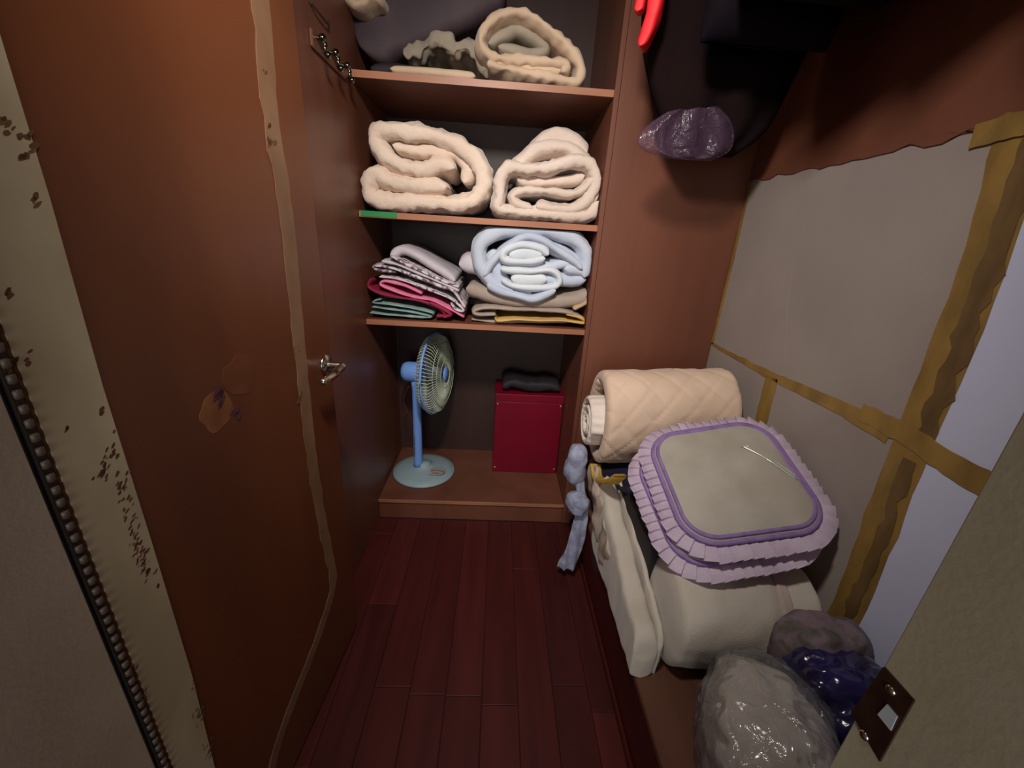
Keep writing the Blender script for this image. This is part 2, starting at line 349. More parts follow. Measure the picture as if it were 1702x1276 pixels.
# ------------------------------------------------------------------ door leaf, opened into the closet
he = at_door(135, 940); hb = Vector((he.x, he.y, 0))             # hinge side foot
hyp = DP + (DQ - DP) * 0; 
def dpt(y, z, off=0): t = (y - DQ.y) / (DP.y - DQ.y); p = DQ.lerp(DP, t); return Vector((p.x, p.y, z)) + DN * off
YH = .425
door = prism('door_1', [dpt(YH, .012), dpt(1.107, .012), dpt(1.107, 2.05), dpt(YH, 2.05)], -DN * .036, m_leaf, bev=.0015)
struct(door, 'brown door leaf opened inward along the left wall, with a lever handle')
def dstrip(name, pxs, wid, m, seed, off=.0016, jag=.006, n=30):
    return strip(name, [at_door(*p) for p in pxs], wid, m, door, nrm=DN, off=off, jag=jag, n=n, seed=seed)
# wide cream border next to the hinge: between y .432 and .50
pts = []
yl = [at_door(0, 590).y + .004, at_door(270, 1276).y + .004]
yr = [(at_door(10, 100).y), (at_door(80, 330).y), (at_door(170, 640).y), (at_door(250, 900).y), (at_door(318, 1120).y), (at_door(357, 1276).y)]
zr = [at_door(10, 100).z, at_door(80, 330).z, at_door(170, 640).z, at_door(250, 900).z, at_door(318, 1120).z, at_door(357, 1276).z]
out = [dpt(YH + .003, 2.04, .0004)] + [dpt(yr[0] + .004, 2.04, .0004)] + [dpt(y + random.uniform(-.0015, .0015), z, .0004) for y, z in zip(yr, zr)] + [dpt(yr[-1] + .004, .25, .0004), dpt(yr[-1] + .006, .02, .0004), dpt(YH + .003, .02, .0004)]
o = prism('border_strip', out, DN * .0014, m_cream, door); o['label'] = 'wide stained cream strip beside the hinge'
o = dstrip('border_strip', [(425, -60), (436, 40), (450, 200), (472, 330), (488, 480), (500, 600), (518, 760), (534, 860), (552, 950), (552, 980), (535, 1040), (505, 1120), (470, 1210), (448, 1290)], (.058, .036), m_strip, 12, n=70, jag=.009)
o['label'] = 'narrow cream strip that bends near the door foot'
# stains: thin irregular chips, one part
def chips(parent, spots, m, seed):
    rnd = random.Random(seed); bm = bmesh.new()
    for (x, y, rad, cnt, sz) in spots:
        for _ in range(cnt):
            qx = x + rnd.gauss(0, rad * .45); qy = y + rnd.gauss(0, rad * .8)
            p = at_door(qx, qy); p = p + DN * .0019
            a0 = math.radians(rnd.uniform(25, 60)); L = sz * rnd.uniform(.6, 1.6); Wd = L * rnd.uniform(.3, .6)
            up = Vector((0, 0, 1)); vs = []
            for k in range(8):
                a = 2 * PI * k / 8; u = math.cos(a) * L * rnd.uniform(.7, 1.2); v = math.sin(a) * Wd * rnd.uniform(.7, 1.2)
                vs.append(bm.verts.new(p + DD * (u * math.cos(a0) - v * math.sin(a0)) + up * (u * math.sin(a0) + v * math.cos(a0))))
            top = bm.faces.new(vs)
            r = bmesh.ops.extrude_face_region(bm, geom=[top]); bmesh.ops.translate(bm, verts=[v for v in r['geom'] if isinstance(v, bmesh.types.BMVert)], vec=-DN * .0006)
    bmesh.ops.recalc_face_normals(bm, faces=bm.faces)
    o = obj('stain', bm, m, parent); o['kind'] = 'stuff'; return o
chips(door, [(8, 205, 16, 7, .004), (38, 250, 16, 10, .0045), (58, 335, 8, 4, .0045), (10, 490, 8, 4, .004), (46, 592, 8, 5, .004), (14, 610, 10, 10, .0035), (168, 684, 5, 5, .0035), (108, 712, 5, 2, .003),
             (182, 750, 14, 12, .0032), (172, 785, 14, 14, .004), (200, 810, 16, 18, .0032), (212, 850, 14, 14, .003), (222, 890, 16, 16, .0032), (222, 1112, 8, 5, .0032), (242, 1155, 8, 5, .0032), (318, 1140, 6, 4, .003), (328, 1190, 12, 14, .0035), (345, 1245, 12, 10, .004),
             (440, 118, 4, 2, .006), (447, 207, 4, 3, .006), (450, 235, 8, 6, .006), (493, 580, 6, 5, .005), (497, 660, 6, 5, .006), (535, 885, 4, 3, .006)], m_stain, 3)
chips(door, [(232, 920, 15, 22, .0032), (245, 945, 12, 14, .003), (262, 975, 4, 3, .003)], m_stainr, 5)
# torn patch and purple stain on the brown face
def patch(px, r, m, seed, name, lab):
    bm = bmesh.new(); c = at_door(*px); vs = []
    for k in range(28):
        a = 2 * PI * k / 28; rr = r * (1 + .30 * noise.noise(Vector((math.cos(a) * 1.3, math.sin(a) * 1.3, seed))))
        vs.append(bm.verts.new(c + DN * .0006 + DD * math.cos(a) * rr + Vector((0, 0, 1)) * math.sin(a) * rr * .8))
    f = bm.faces.new(vs); e = bmesh.ops.extrude_face_region(bm, geom=[f]); bmesh.ops.translate(bm, verts=[v for v in e['geom'] if isinstance(v, bmesh.types.BMVert)], vec=-DN * .0006)
    bmesh.ops.recalc_face_normals(bm, faces=bm.faces); o = obj(name, bm, m, door); o['label'] = lab
patch((398, 622), .048, mat('torn_paper', (110, 62, 38), .5, (100, 54, 30), 20, ramp=(.3, .6)), 3, 'patch', 'rubbed lighter patch')
patch((362, 682), .042, mat('worn_varnish', (112, 64, 36), .5, (128, 82, 48), 24), 6, 'patch', 'worn tan patch')
chips(door, [(365, 655, 12, 8, .010), (385, 690, 10, 5, .006)], mat('purple_stain', (84, 44, 52), .7), 9)
# piano hinge
HX = dpt(YH - .006, 0)
bm = bmesh.new(); box(bm, HX.x - .006, HX.x + .0015, HX.y - .007, HX.y + .004, .02, 2.04, .0004)
hin = obj('piano_hinge', bm, m_hingeleaf, door); hin['label'] = 'long piano hinge with bead-like knuckles'
bm = bmesh.new(); lathe(bm, [(.0028, 0), (.0044, .0015), (.0044, .0095), (.0028, .011)], (0, 0, 0), (0, 0, 1), 10); kme = obj('knuckle', bm, m_brass, hin, True)
kme.location = (HX.x + .002, HX.y - .001, .03)
nk = int(1.95 / .0175)
for q in range(1, nk):
    k2 = kme.copy(); COL.objects.link(k2); k2.parent = hin; k2.location = (HX.x + .002, HX.y - .001, .03 + q * .0175)
# lever handle
hc = at_door(541, 606)
ha = empty('lever_handle', (0, 0, 0)); ha.parent = door; ha['label'] = 'chrome lever handle on a round rosette'
bm = bmesh.new(); lathe(bm, [(.029, 0), (.029, .003), (.025, .007), (.014, .010), (.011, .011)], hc, DN, 36); obj('rosette', bm, m_chrome, ha, True)
tip = hc + DN * .045
bm = bmesh.new(); tube(bm, [hc + DN * .008, hc + DN * .03, tip + DN * .004, tip + DN * .002 - DD * .02 - Vector((0, 0, .004)), tip - DD * .06 - Vector((0, 0, .012)), tip - DN * .004 - DD * .105 - Vector((0, 0, .012))], [.010] * 3 + [.010] * 5 + [.0115] * 6 + [.010] * 7 + [.009] * 3, 14, n=24)
obj('lever', bm, m_chrome, ha, True)

# ------------------------------------------------------------------ hook rail on the left wall
hk = empty('hook_rail', (XL, 1.53, 1.89), 'dark rail with three bright metal hooks high on the wall beside the shelves', 'hooks')
bm = bmesh.new(); box(bm, 0, .010, -.13, .13, -.028, .016, .003); obj('rail', bm, m_wood, hk)
bm = bmesh.new()
tube(bm, [(.006, 0, .004), (.022, 0, .0), (.034, 0, -.014), (.030, 0, -.030), (.036, 0, -.036)], .0055, 10, n=16)
hb_ = obj('hook', bm, m_glassrub, hk, True); bm = bmesh.new()
bmesh.ops.create_uvsphere(bm, u_segments=14, v_segments=8, radius=.0095, matrix=Matrix.Translation((.038, 0, -.036))); kb = obj('knob', bm, m_glassrub, hb_, True)
bm = bmesh.new(); bmesh.ops.create_uvsphere(bm, u_segments=14, v_segments=8, radius=.011, matrix=Matrix.Translation((.026, 0, .003))); kb2 = obj('knob', bm, m_glassrub, hb_, True)
hb_.location = (0, -.10, 0)
for yy in (0.0, .10):
    c = hb_.copy(); COL.objects.link(c); c.parent = hk; c.location = (0, yy, 0)
    for s in (kb, kb2): d = s.copy(); COL.objects.link(d); d.parent = c
# two scribbled wire hooks above it
for i, (a, b, z) in enumerate(((1.42, 1.55, 1.965), (1.40, 1.47, 2.075))):
    bm = bmesh.new(); tube(bm, [(XL + .004, a, z + .004), (XL + .012, a + .03, z - .004), (XL + .012, b - .03, z - .004), (XL + .004, b, z + .012)], .0032, 8, n=16)
    o = obj('wire_hook', bm, m_dark, None, True); tag(o, ('thin bent wire hook just above the bright metal hooks', 'thin bent wire hook cut off by the top of the picture')[i], 'hook')

# ------------------------------------------------------------------ cupboard
YF, YK = 1.72, 2.24
cb = empty('built_in_cupboard', (-.07, YF, 0), 'brown veneer built-in cupboard with three open shelves and a low plinth', 'cupboard')
def cpart(name, dims, m, bev=.001):
    x0, x1, y0, y1, z0, z1 = dims
    return bxo(name, (x0 + .07, x1 + .07, y0 - YF, y1 - YF, z0, z1), m, cb, bev)
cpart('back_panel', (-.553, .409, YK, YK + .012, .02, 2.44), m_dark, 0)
cpart('side_panel', (.390, .409, YF - .004, YK, 0, 2.44), m_wood)
for zt_, t_ in ((1.03, .024), (1.456, .024), (1.912, .024)):
    sh = cpart('shelf', (-.553, .389, YF + .001, YK, zt_ - t_, zt_), m_wood)
    e = bxo('edge_band', (-.553 + .07, .389 + .07, -.0015, .0008, zt_ - t_ + .001, zt_ - .001), m_wood_l, sh, 0)
cpart('plinth', (-.553, .389, YF, YF + .02, 0, .097), m_wood)
cpart('base_board', (-.553, .389, YF - .006, YK, .098, .116), m_wood)
bm = bmesh.new(); box(bm, -.553 + .07, .389 + .07, -.0085, -.0062, .099, .115); obj('edge_band', bm, m_wood_l, cb)
# green label on the middle shelf edge
a, b = at_y(600, 351, YF), at_y(660, 355, YF)
o = bxo('label_tape', (a.x, b.x, YF - .004, YF - .0018, 1.436, 1.456), m_green, None, .0003); tag(o, 'short green tape stuck on the edge of the middle shelf', 'tape')

# ------------------------------------------------------------------ shelf contents
WV = Vector((0, 1, 0))
def PY(Y, pts): return [at_y(x, y, Y) for x, y in pts]
def z1(zx, zy): return (500 + zx * .35253, zy * .35253)
def zpts(Y, pts): return [at_y(*z1(*p), Y) for p in pts]
def rest(o, z, lift=.0):
    bpy.context.view_layer.update()
    zs = min((o.matrix_world @ v.co).z for v in o.data.vertices); o.location.z += z - zs + .0005 + lift
def settle(os, z):
    bpy.context.view_layer.update()
    zs = min((o.matrix_world @ v.co).z for o in os for v in o.data.vertices); 
    for o in os: o.location.z += z - zs + .0005
def squash(o, z):
    """press the underside flat on the board at height z (object already in place)"""
    for v in o.data.vertices:
        w_ = v.co.z + o.location.z
        if w_ < z: v.co.z = z - o.location.z + (w_ - z) * .02 + .0006
Y2 = 1.735
# middle shelf: left duvet roll
du = empty('rolled_duvet', (-.30, 1.95, 1.4565), 'thick cream duvet folded into an S, left one on the middle shelf', 'duvet', 'rolled duvets on the shelves')
L1 = zpts(Y2, [(690, 888), (600, 885), (480, 868), (400, 850), (345, 822), (318, 850), (312, 910), (350, 945), (460, 958), (620, 962), (790, 955), (855, 890), (850, 800), (800, 725), (700, 668), (580, 632), (440, 612), (360, 618), (342, 665), (390, 735), (470, 790), (570, 800), (650, 776), (725, 800)])
o1 = ribbon('duvet_layer', L1, .076, WV, .40, m_duvet, None, amp=.013, fq=16, pucker=.0022, pfreq=70, n=260, k=30, seed=1)
o2 = ribbon('duvet_layer', zpts(Y2 + .03, [(430, 690), (520, 712), (620, 715), (740, 735), (790, 800), (770, 870)]), .055, WV, .34, m_duvet, None, amp=.009, pucker=.002, n=80, seed=2)
# right duvet
du2 = empty('rolled_duvet', (.20, 1.95, 1.4565), 'cream duvet with flatter folds and a peak behind, right one on the middle shelf', 'duvet', 'rolled duvets on the shelves')
R1 = zpts(Y2, [(1110, 975), (1200, 985), (1300, 985), (1370, 930), (1400, 850), (1370, 775), (1290, 755), (1180, 790), (1060, 795), (985, 790), (945, 830), (940, 920), (930, 985), (1010, 1003), (1150, 1012), (1290, 1022), (1370, 1010), (1410, 950)])
o3 = ribbon('duvet_layer', R1, .057, WV, .38, m_duvet2, None, amp=.011, fq=16, pucker=.0015, pfreq=80, n=230, k=28, seed=3)
o4 = ribbon('duvet_layer', zpts(Y2 + .004, [(1090, 985), (1020, 960), (1000, 925), (1060, 900), (1180, 905), (1280, 915), (1340, 890), (1385, 840)]), .040, WV, .36, m_duvet2, None, amp=.006, fq=13, pucker=.002, n=110, seed=4)
o5 = ribbon('duvet_layer', zpts(Y2 + .05, [(1000, 800), (1060, 745), (1130, 700), (1200, 690), (1270, 700), (1330, 745), (1380, 800)]), .07, WV, .33, m_duvet2, None, amp=.010, n=90, seed=5)
o6 = ribbon('duvet_layer', zpts(Y2 + .07, [(1080, 730), (1150, 660), (1220, 640), (1290, 665), (1350, 730)]), .07, WV, .30, m_duvet2, None, amp=.008, n=80, seed=6)
o7 = ribbon('duvet_layer', zpts(Y2 + .02, [(1330, 985), (1395, 930), (1425, 880)]), .045, WV, .34, m_duvet2, None, amp=.004, n=50, seed=7)
o8 = ribbon('duvet_layer', zpts(Y2 + .05, [(1020, 850), (1150, 860), (1280, 850), (1340, 830)]), .05, WV, .30, m_duvet2, None, amp=.004, n=50, seed=8)
settle([o1, o2], 1.450); settle([o3, o4, o5, o6, o7, o8], 1.450)
def clamp(o, x=.3855, z=None, lo=-.550):
    for v in o.data.vertices:
        if v.co.x > x: v.co.x = x - (v.co.x - x) * .02
        if v.co.x < lo: v.co.x = lo + (lo - v.co.x) * .02
        if z and v.co.z + o.location.z > z: v.co.z = z - o.location.z - (v.co.z + o.location.z - z) * .02
for o in (o1, o2): squash(o, 1.4565); under(o, du)
for o in (o3, o4, o5, o6, o7, o8): clamp(o); squash(o, 1.4565); under(o, du2)

# top shelf: comforter
Y1 = 1.735
dt = empty('rolled_duvet', (.20, 1.95, 1.9125), 'tan puffy comforter rolled into a triangle on the top shelf', 'duvet', 'rolled duvets on the shelves')
T1 = zpts(Y1, [(1235, 330), (1255, 285), (1180, 272), (1060, 262), (960, 262), (890, 235), (850, 180), (870, 110), (940, 55), (1030, 35), (1100, 60), (1180, 120), (1260, 195), (1315, 265), (1325, 330), (1300, 370), (1200, 350), (1060, 325), (940, 300), (880, 280)])
t1 = ribbon('comforter_layer', T1, .048, WV, .40, m_duvet3, None, amp=.010, fq=15, pucker=.0028, pfreq=60, n=260, k=28, seed=11)
t2 = ribbon('lining', zpts(Y1 + .05, [(880, 190), (960, 140), (1020, 110), (1090, 150), (1160, 210), (1080, 235), (990, 215), (930, 205)]), .045, WV, .30, m_inner, None, amp=.008, n=90, seed=12)
t2['label'] = 'grey-green lining seen inside the roll'
t3 = ribbon('comforter_layer', zpts(Y1 + .015, [(905, 275), (1000, 295), (1110, 305), (1230, 318)]), .045, WV, .36, m_duvet3, None, amp=.008, pucker=.003, n=80, seed=13)
settle([t1, t2, t3], 1.905)
for o in (t1, t2, t3): squash(o, 1.9125); under(o, dt)
# flat cream pad on the top shelf
pp = [at_y(*p, 1.745) for p in ((648, 112), (700, 117), (790, 125))]
o = ribbon('folded_pad', [(pp[0].x, 1.745, 1.930), (pp[1].x, 1.745, 1.932), (pp[2].x, 1.745, 1.929)], .040, WV, .36, m_duvet3, None, amp=.003, n=50, seed=14); squash(o, 1.9125)
tag(o, 'flat folded cream pad at the front of the top shelf', 'bedding')
# crumpled cream blanket over it
o = ribbon('crumpled_blanket', [Vector(p) for p in ((-.38, 1.80, 1.965), (-.30, 1.80, 1.99), (-.25, 1.80, 2.03), (-.20, 1.80, 1.99), (-.15, 1.80, 2.005), (-.09, 1.80, 1.965), (-.02, 1.80, 1.955))], .05, WV, .33, m_inner, None, amp=.030, fq=15, n=160, k=48, seed=15, xamp=.02)
rest(o, 1.945); tag(o, 'crumpled grey-cream blanket on top of the flat pad', 'blanket')
# dark bag leaning: slab whose lower edge climbs to the right
a1, a2, a3 = at_y(566, 106, 1.76), at_y(700, 62, 1.76), at_y(835, -6, 1.76)
dz = Vector((0, 0, .16))
o = ribbon('leaning_bag', [a1 + Vector((.055, .05, .075)), a1.lerp(a2, .5) + Vector((0, .05, .095)), a2 + Vector((0, .05, .10)), a2.lerp(a3, .5) + Vector((0, .05, .10)), a3 + Vector((0, .05, .10))], .19, WV, .30, m_plumb, None, amp=.006, n=90, k=32, ex=(.5, .3), seed=16, taper=.3)
tag(o, 'dark plum soft bag leaning diagonally over the left of the top shelf', 'bag')
o2_ = ribbon('folded_dark_cloth', [(-.50, 1.79, 1.94), (-.42, 1.79, 1.945), (-.34, 1.79, 1.945), (-.24, 1.79, 1.94)], .055, WV, .34, m_black, None, amp=.005, n=60, seed=17); squash(o2_, 1.9125)
tag(o2_, 'black folded cloth in the left corner of the top shelf', 'cloth')
o = ribbon('draped_cloth', [at_y(x, y, 1.725) for x, y in ((548, -14), (575, -6), (592, 4), (612, -4), (635, -10))], .032, WV, .20, m_duvet3, None, amp=.006, fq=20, n=70, seed=18, pucker=.002)
tag(o, 'cream cloth edge peeking over the dark bag at the top', 'cloth')

# third shelf (z 1.03)
def zb_(zx, zy): return (560 + zx * .29377, 350 + zy * .29388)
def bpts(Y, pts): return [at_y(*zb_(*p), Y) for p in pts]
Z3 = 1.0305
def cloth(name, pts, t, m, lab, cat, Y=1.735, D=.36, seed=1, group=None, **kw):
    o = ribbon(name, bpts(Y, pts), t, WV, D, m, None, seed=seed, **kw); clamp(o); tag(o, lab, cat, group); return o
G = 'folded linens on the left of the lower shelf'
K = dict(amp=.004, fq=14, n=90, k=24)
o = cloth('folded_sheet', [(195, 545), (300, 560), (420, 575), (530, 600), (500, 605), (390, 598), (280, 590), (185, 578)], .011, m_teal, 'grey-green folded sheet lying flat at the bottom of the left pile', 'linen', seed=21, group=G, **K); squash(o, Z3)
o = cloth('folded_sheet', [(250, 500), (200, 520), (300, 532), (420, 552), (530, 578), (545, 590)], .013, m_teal, 'second grey-green sheet lying on the bottom one', 'linen', seed=22, group=G, **K)
o = cloth('folded_cloth', [(190, 385), (175, 430), (230, 465), (330, 490), (460, 510), (560, 545), (610, 590), (560, 600)], .022, m_mag, 'crimson magenta cloth sticking out left between pink and grey-green', 'linen', seed=23, group=G, **K)
o = cloth('folded_cloth', [(520, 520), (600, 560), (640, 590), (600, 605)], .022, m_mag, 'small crimson corner hanging below the pink cloth', 'linen', seed=24, group=G, Y=1.728, D=.2, **K)
o = cloth('folded_cloth', [(480, 470), (380, 425), (270, 400), (245, 420), (320, 455), (430, 490), (540, 510), (640, 560), (720, 605)], .017, m_pink, 'pink folded cloth running through the middle of the left pile', 'linen', seed=25, group=G, **K)
o = cloth('folded_sheet', [(235, 375), (330, 385), (430, 415), (560, 465), (640, 500), (700, 545), (715, 570), (670, 560), (640, 520)], .016, m_patt, 'patterned grey sheet resting on the pink cloth', 'linen', seed=26, group=G, **K)
o = cloth('folded_sheet', [(330, 350), (230, 335), (205, 315), (300, 325), (430, 370), (560, 420), (650, 450), (690, 500), (725, 550)], .020, m_patt, 'patterned grey sheet with a rounded pale fold at its left end', 'linen', seed=27, group=G, **K)
o = cloth('folded_sheet', [(250, 285), (350, 310), (470, 360), (590, 410), (690, 455)], .018, m_white, 'plain pale sheet on the patterned ones', 'linen', seed=28, group=G, **K)
o = cloth('folded_sheet', [(300, 255), (380, 300), (490, 350), (600, 400), (690, 435)], .016, m_patt, 'thin patterned sheet sloping down near the top of the pile', 'linen', seed=29, group=G, **K)
o = cloth('folded_sheet', [(300, 260), (360, 225), (420, 240), (520, 300), (620, 360), (670, 400)], .045, m_white, 'grey-white sheet humped on top of the left pile', 'linen', Y=1.77, D=.32, seed=30, group=G, **K)
# right pile
o = cloth('folded_blanket', [(900, 590), (800, 590), (775, 570), (850, 552), (1000, 560), (1150, 565), (1290, 575), (1380, 600)], .022, m_greyb, 'grey-beige fleece folded under the straw-coloured cloth end', 'blanket', seed=31, **K)
o = cloth('folded_blanket', [(900, 600), (910, 625), (1020, 618), (1150, 625), (1280, 625), (1400, 638), (1385, 610), (1300, 590)], .016, m_gold, 'straw-yellow blanket at the front foot of the right pile', 'blanket', Y=1.728, seed=32, **K); squash(o, Z3)
o = cloth('folded_blanket', [(760, 615), (900, 630), (1050, 630), (1250, 630), (1350, 625)], .02, m_greyb, 'dark taupe blanket flat on the shelf under the right pile', 'blanket', Y=1.76, D=.34, seed=37, **K); squash(o, Z3)
o = cloth('folded_blanket', [(730, 440), (850, 480), (1000, 510), (1200, 520), (1350, 510), (1450, 470)], .07, m_greyb, 'grey-beige blanket squashed under the pale blue bundle', 'blanket', Y=1.75, seed=33, **K)
o = cloth('folded_blanket', [(1340, 560), (1400, 530), (1450, 500)], .03, m_tan, 'tan blanket end tucked against the right side panel', 'blanket', Y=1.735, seed=34, **K)
bl = cloth('folded_blanket', [(690, 305), (740, 300), (800, 310), (860, 330)], .095, m_white, 'whitish folded blanket behind the pale blue bundle, left side', 'blanket', Y=1.80, D=.3, seed=35, **K)
# blue bundle
bu = empty('bundled_blanket', (.12, 1.9, 1.12), 'pale blue-white blanket rolled into a large bundle on the lower shelf', 'blanket')
b1 = ribbon('blanket_layer', bpts(1.735, [(1000, 470), (900, 430), (830, 350), (800, 250), (820, 170), (920, 120), (1060, 105), (1200, 115), (1330, 150), (1400, 210), (1420, 300), (1400, 380)]), .070, WV, .38, m_blue, None, amp=.007, fq=13, n=160, k=26, seed=41)
b2 = ribbon('blanket_layer', bpts(1.728, [(830, 370), (880, 290), (960, 210), (1060, 150), (1160, 165), (1260, 230), (1350, 290), (1390, 330)]), .040, WV, .36, m_blue, None, amp=.004, n=110, seed=42)
b3 = ribbon('blanket_layer', bpts(1.722, [(1180, 270), (1100, 290), (1000, 290), (945, 275), (950, 230), (1040, 195), (1150, 215), (1200, 250)]), .044, WV, .33, m_bluein, None, amp=.004, n=110, seed=43)
b4 = ribbon('blanket_layer', bpts(1.722, [(925, 330), (980, 340), (1100, 345), (1210, 340), (1260, 380), (1240, 430), (1130, 440), (1000, 430), (930, 390)]), .036, WV, .33, m_bluein, None, amp=.004, n=130, seed=44)
b5 = ribbon('blanket_layer', bpts(1.718, [(850, 420), (930, 460), (1040, 490), (1110, 505), (1180, 480), (1240, 450)]), .042, WV, .33, m_blue, None, amp=.004, n=100, seed=45)
b6 = ribbon('blanket_layer', bpts(1.75, [(960, 320), (1080, 320), (1200, 315), (1320, 300), (1390, 310)]), .05, WV, .33, m_blue, None, amp=.006, n=100, seed=46)
b7 = ribbon('blanket_layer', bpts(1.75, [(1010, 385), (1120, 390), (1240, 390), (1330, 400), (1410, 390)]), .06, WV, .33, m_blue, None, amp=.006, n=100, seed=47)
b8 = ribbon('blanket_layer', bpts(1.755, [(880, 220), (900, 330), (960, 430), (1100, 470)]), .07, WV, .33, m_blue, None, amp=.005, n=80, seed=48)
b9 = ribbon('blanket_layer', bpts(1.755, [(1000, 230), (1150, 190), (1300, 250), (1400, 340)]), .06, WV, .33, m_blue, None, amp=.005, n=80, seed=49)
b10 = ribbon('blanket_layer', bpts(1.728, [(975, 255), (1060, 245), (1160, 250)]), .075, WV, .3, m_bluein, None, amp=.005, n=60, seed=50)
b11 = ribbon('blanket_layer', bpts(1.728, [(985, 385), (1080, 392), (1190, 390)]), .075, WV, .3, m_bluein, None, amp=.005, n=60, seed=52)
b12 = ribbon('blanket_layer', bpts(1.742, [(1290, 330), (1370, 340), (1430, 350)]), .06, WV, .3, m_blue, None, amp=.006, n=60, seed=53)
for o in (b1, b2, b3, b4, b5, b6, b7, b8, b9, b10, b11, b12): clamp(o, z=1.428); under(o, bu)

# ------------------------------------------------------------------ fan
fan = empty('table_fan', (-.37, 1.98, .1165), 'pale blue pedestal table fan turned to the side on the cupboard base', 'fan')
def fo(name, bm, m, smooth=True, par=None): o = obj(name, bm, m, par or fan, smooth); return o
bm = bmesh.new(); lathe(bm, [(.165, 0), (.172, .006), (.168, .014), (.13, .026), (.07, .038), (.035, .046), (.030, .06)], (0, 0, 0)); fo('base', bm, m_fanbase)
bm = bmesh.new(); lathe(bm, [(.027, .04), (.024, .07), (.022, .50), (.026, .53), (.026, .56)], (-.03, -.01, 0)); fo('pole', bm, m_fan)
ax = Vector((.96, -.20, .04)).normalized(); hub = Vector((.075, -.03, .60))
bm = bmesh.new(); lathe(bm, [(.030, -.175), (.046, -.170), (.052, -.15), (.052, -.06), (.047, -.045), (.02, -.04)], hub, ax); fo('motor_housing', bm, m_fan)
q = ax.to_track_quat('Z', 'Y').to_matrix(); RG = .205
gd = empty('guard', (0, 0, 0)); gd.parent = fan
def gp(r, a, h): return hub + q @ Vector((r * math.cos(a), r * math.sin(a), h))
bm = bmesh.new(); tube(bm, [gp(RG, 2 * PI * i / 64, 0) for i in range(64)], .006, 8, True); fo('rim', bm, m_fan, par=gd)
bm = bmesh.new()
for s in range(72):
    a = 2 * PI * s / 72
    for sg in (1, -1):
        tube(bm, [gp(RG, a, 0), gp(RG * .93, a + .03, sg * .030), gp(RG * .6, a + .06, sg * .048), gp(.03, a + .08, sg * .052)], .0017, 4)
for rr, hh in ((.12, .047), (.16, .042), (.07, .051)):
    for sg in (1, -1): tube(bm, [gp(rr, 2 * PI * i / 40, sg * hh) for i in range(40)], .0017, 4, True)
o = fo('grille', bm, m_wire, par=gd); o['kind'] = 'stuff'
bm = bmesh.new(); lathe(bm, [(.04, .048), (.038, .056), (.01, .060)], hub, ax, 28); fo('badge', bm, m_fan, par=gd)
bm = bmesh.new(); lathe(bm, [(.035, -.045), (.035, .02), (.028, .036), (.01, .04)], hub, ax, 28); hb2 = fo('hub', bm, m_blade)
for b in range(3):
    bm = bmesh.new(); a0 = 2 * PI * b / 3 + .4; g = []
    for i in range(9):
        r = .03 + .155 * i / 8; half = .25 + .42 * math.sin(PI * min(i / 8 * .85 + .12, 1)); row = []
        for j in range(9): u = -1 + 2 * j / 8; row.append(bm.verts.new(gp(r, a0 + u * half, u * .022)))
        g.append(row)
    for i in range(8):
        for j in range(8): bm.faces.new((g[i][j], g[i][j + 1], g[i + 1][j + 1], g[i + 1][j]))
    bmesh.ops.solidify(bm, geom=bm.faces, thickness=.002); fo('blade', bm, m_blade)
bm = bmesh.new(); tube(bm, [(-.07, .01, .52), (-.10, .0, .42), (-.05, -.02, .30), (-.045, -.03, .12), (-.06, .02, .05)], .0022, 6, n=24); o = fo('power_cord', bm, mat('dark_red_cord', (96, 24, 34), .5)); o['label'] = 'thin dark red cord'
bm = bmesh.new(); tube(bm, [(.04, -.09, .033), (.10, -.08, .034), (.12, -.05, .037), (.07, -.04, .042), (.05, -.06, .040), (.09, -.07, .038)], .006, 8, n=30)
o = obj('cord_coil', bm, mat('beige_cord', (150, 130, 120), .6), None, True, fan.location); tag(o, 'small loop of beige cord lying on the fan base', 'cord')

# ------------------------------------------------------------------ red box with dark things on it
bx0 = at_y(822, 655, 2.0)
rb = empty('red_storage_box', (.20, 2.10, .1165), 'crimson storage box standing in the right of the cupboard bottom', 'box')
W2, D2, H2 = .185, .10, .485
bm = bmesh.new(); box(bm, -W2, W2, -D2, D2, 0, H2 - .045, .004, 2); obj('body', bm, m_red, rb)
bm = bmesh.new(); box(bm, -W2 - .0025, W2 + .0025, -D2 - .0025, D2 + .0025, H2 - .044, H2, .003, 2); obj('lid', bm, m_red, rb)
for sx in (-1, 1):
    for zz in (.03, H2 - .06):
        bm = bmesh.new(); lathe(bm, [(.0042, 0), (.003, .0015), (.001, .0022)], (sx * (W2 - .014), -D2, zz), (0, -1, 0), 12); obj('rivet', bm, m_silver, rb, True)
o = ribbon('dark_bag', [(.05, 2.01, .632), (.10, 2.01, .655), (.20, 2.01, .640), (.30, 2.01, .645), (.36, 2.01, .63)], .06, WV, .17, m_black, None, amp=.012, n=70, seed=51); squash(o, .1165 + H2)
tag(o, 'black crumpled bag lying on the crimson box', 'bag')

# ------------------------------------------------------------------ bench
BX, BT = .44, .262
be = empty('storage_bench', (.70, 1.0, 0), 'low dark brown wooden bench running along the right wall', 'bench')
def bp_(name, dims, m, bev=.002): x0, x1, y0, y1, za, zb2 = dims; return bxo(name, (x0 - .7, x1 - .7, y0 - 1.0, y1 - 1.0, za, zb2), m, be, bev)
bp_('top', (BX - .008, XR - .004, .25, YB - .002, BT - .022, BT), m_bench, .003)
bp_('front_panel', (BX, BX + .018, .25, YB - .002, .0, BT - .023), m_benchf)
bp_('kick_strip', (BX - .012, BX - .0005, .25, YB - .002, .0, .03), m_benchf, .004)

# ------------------------------------------------------------------ quilted roll at the back of the bench
XV = Vector((1, 0, 0))
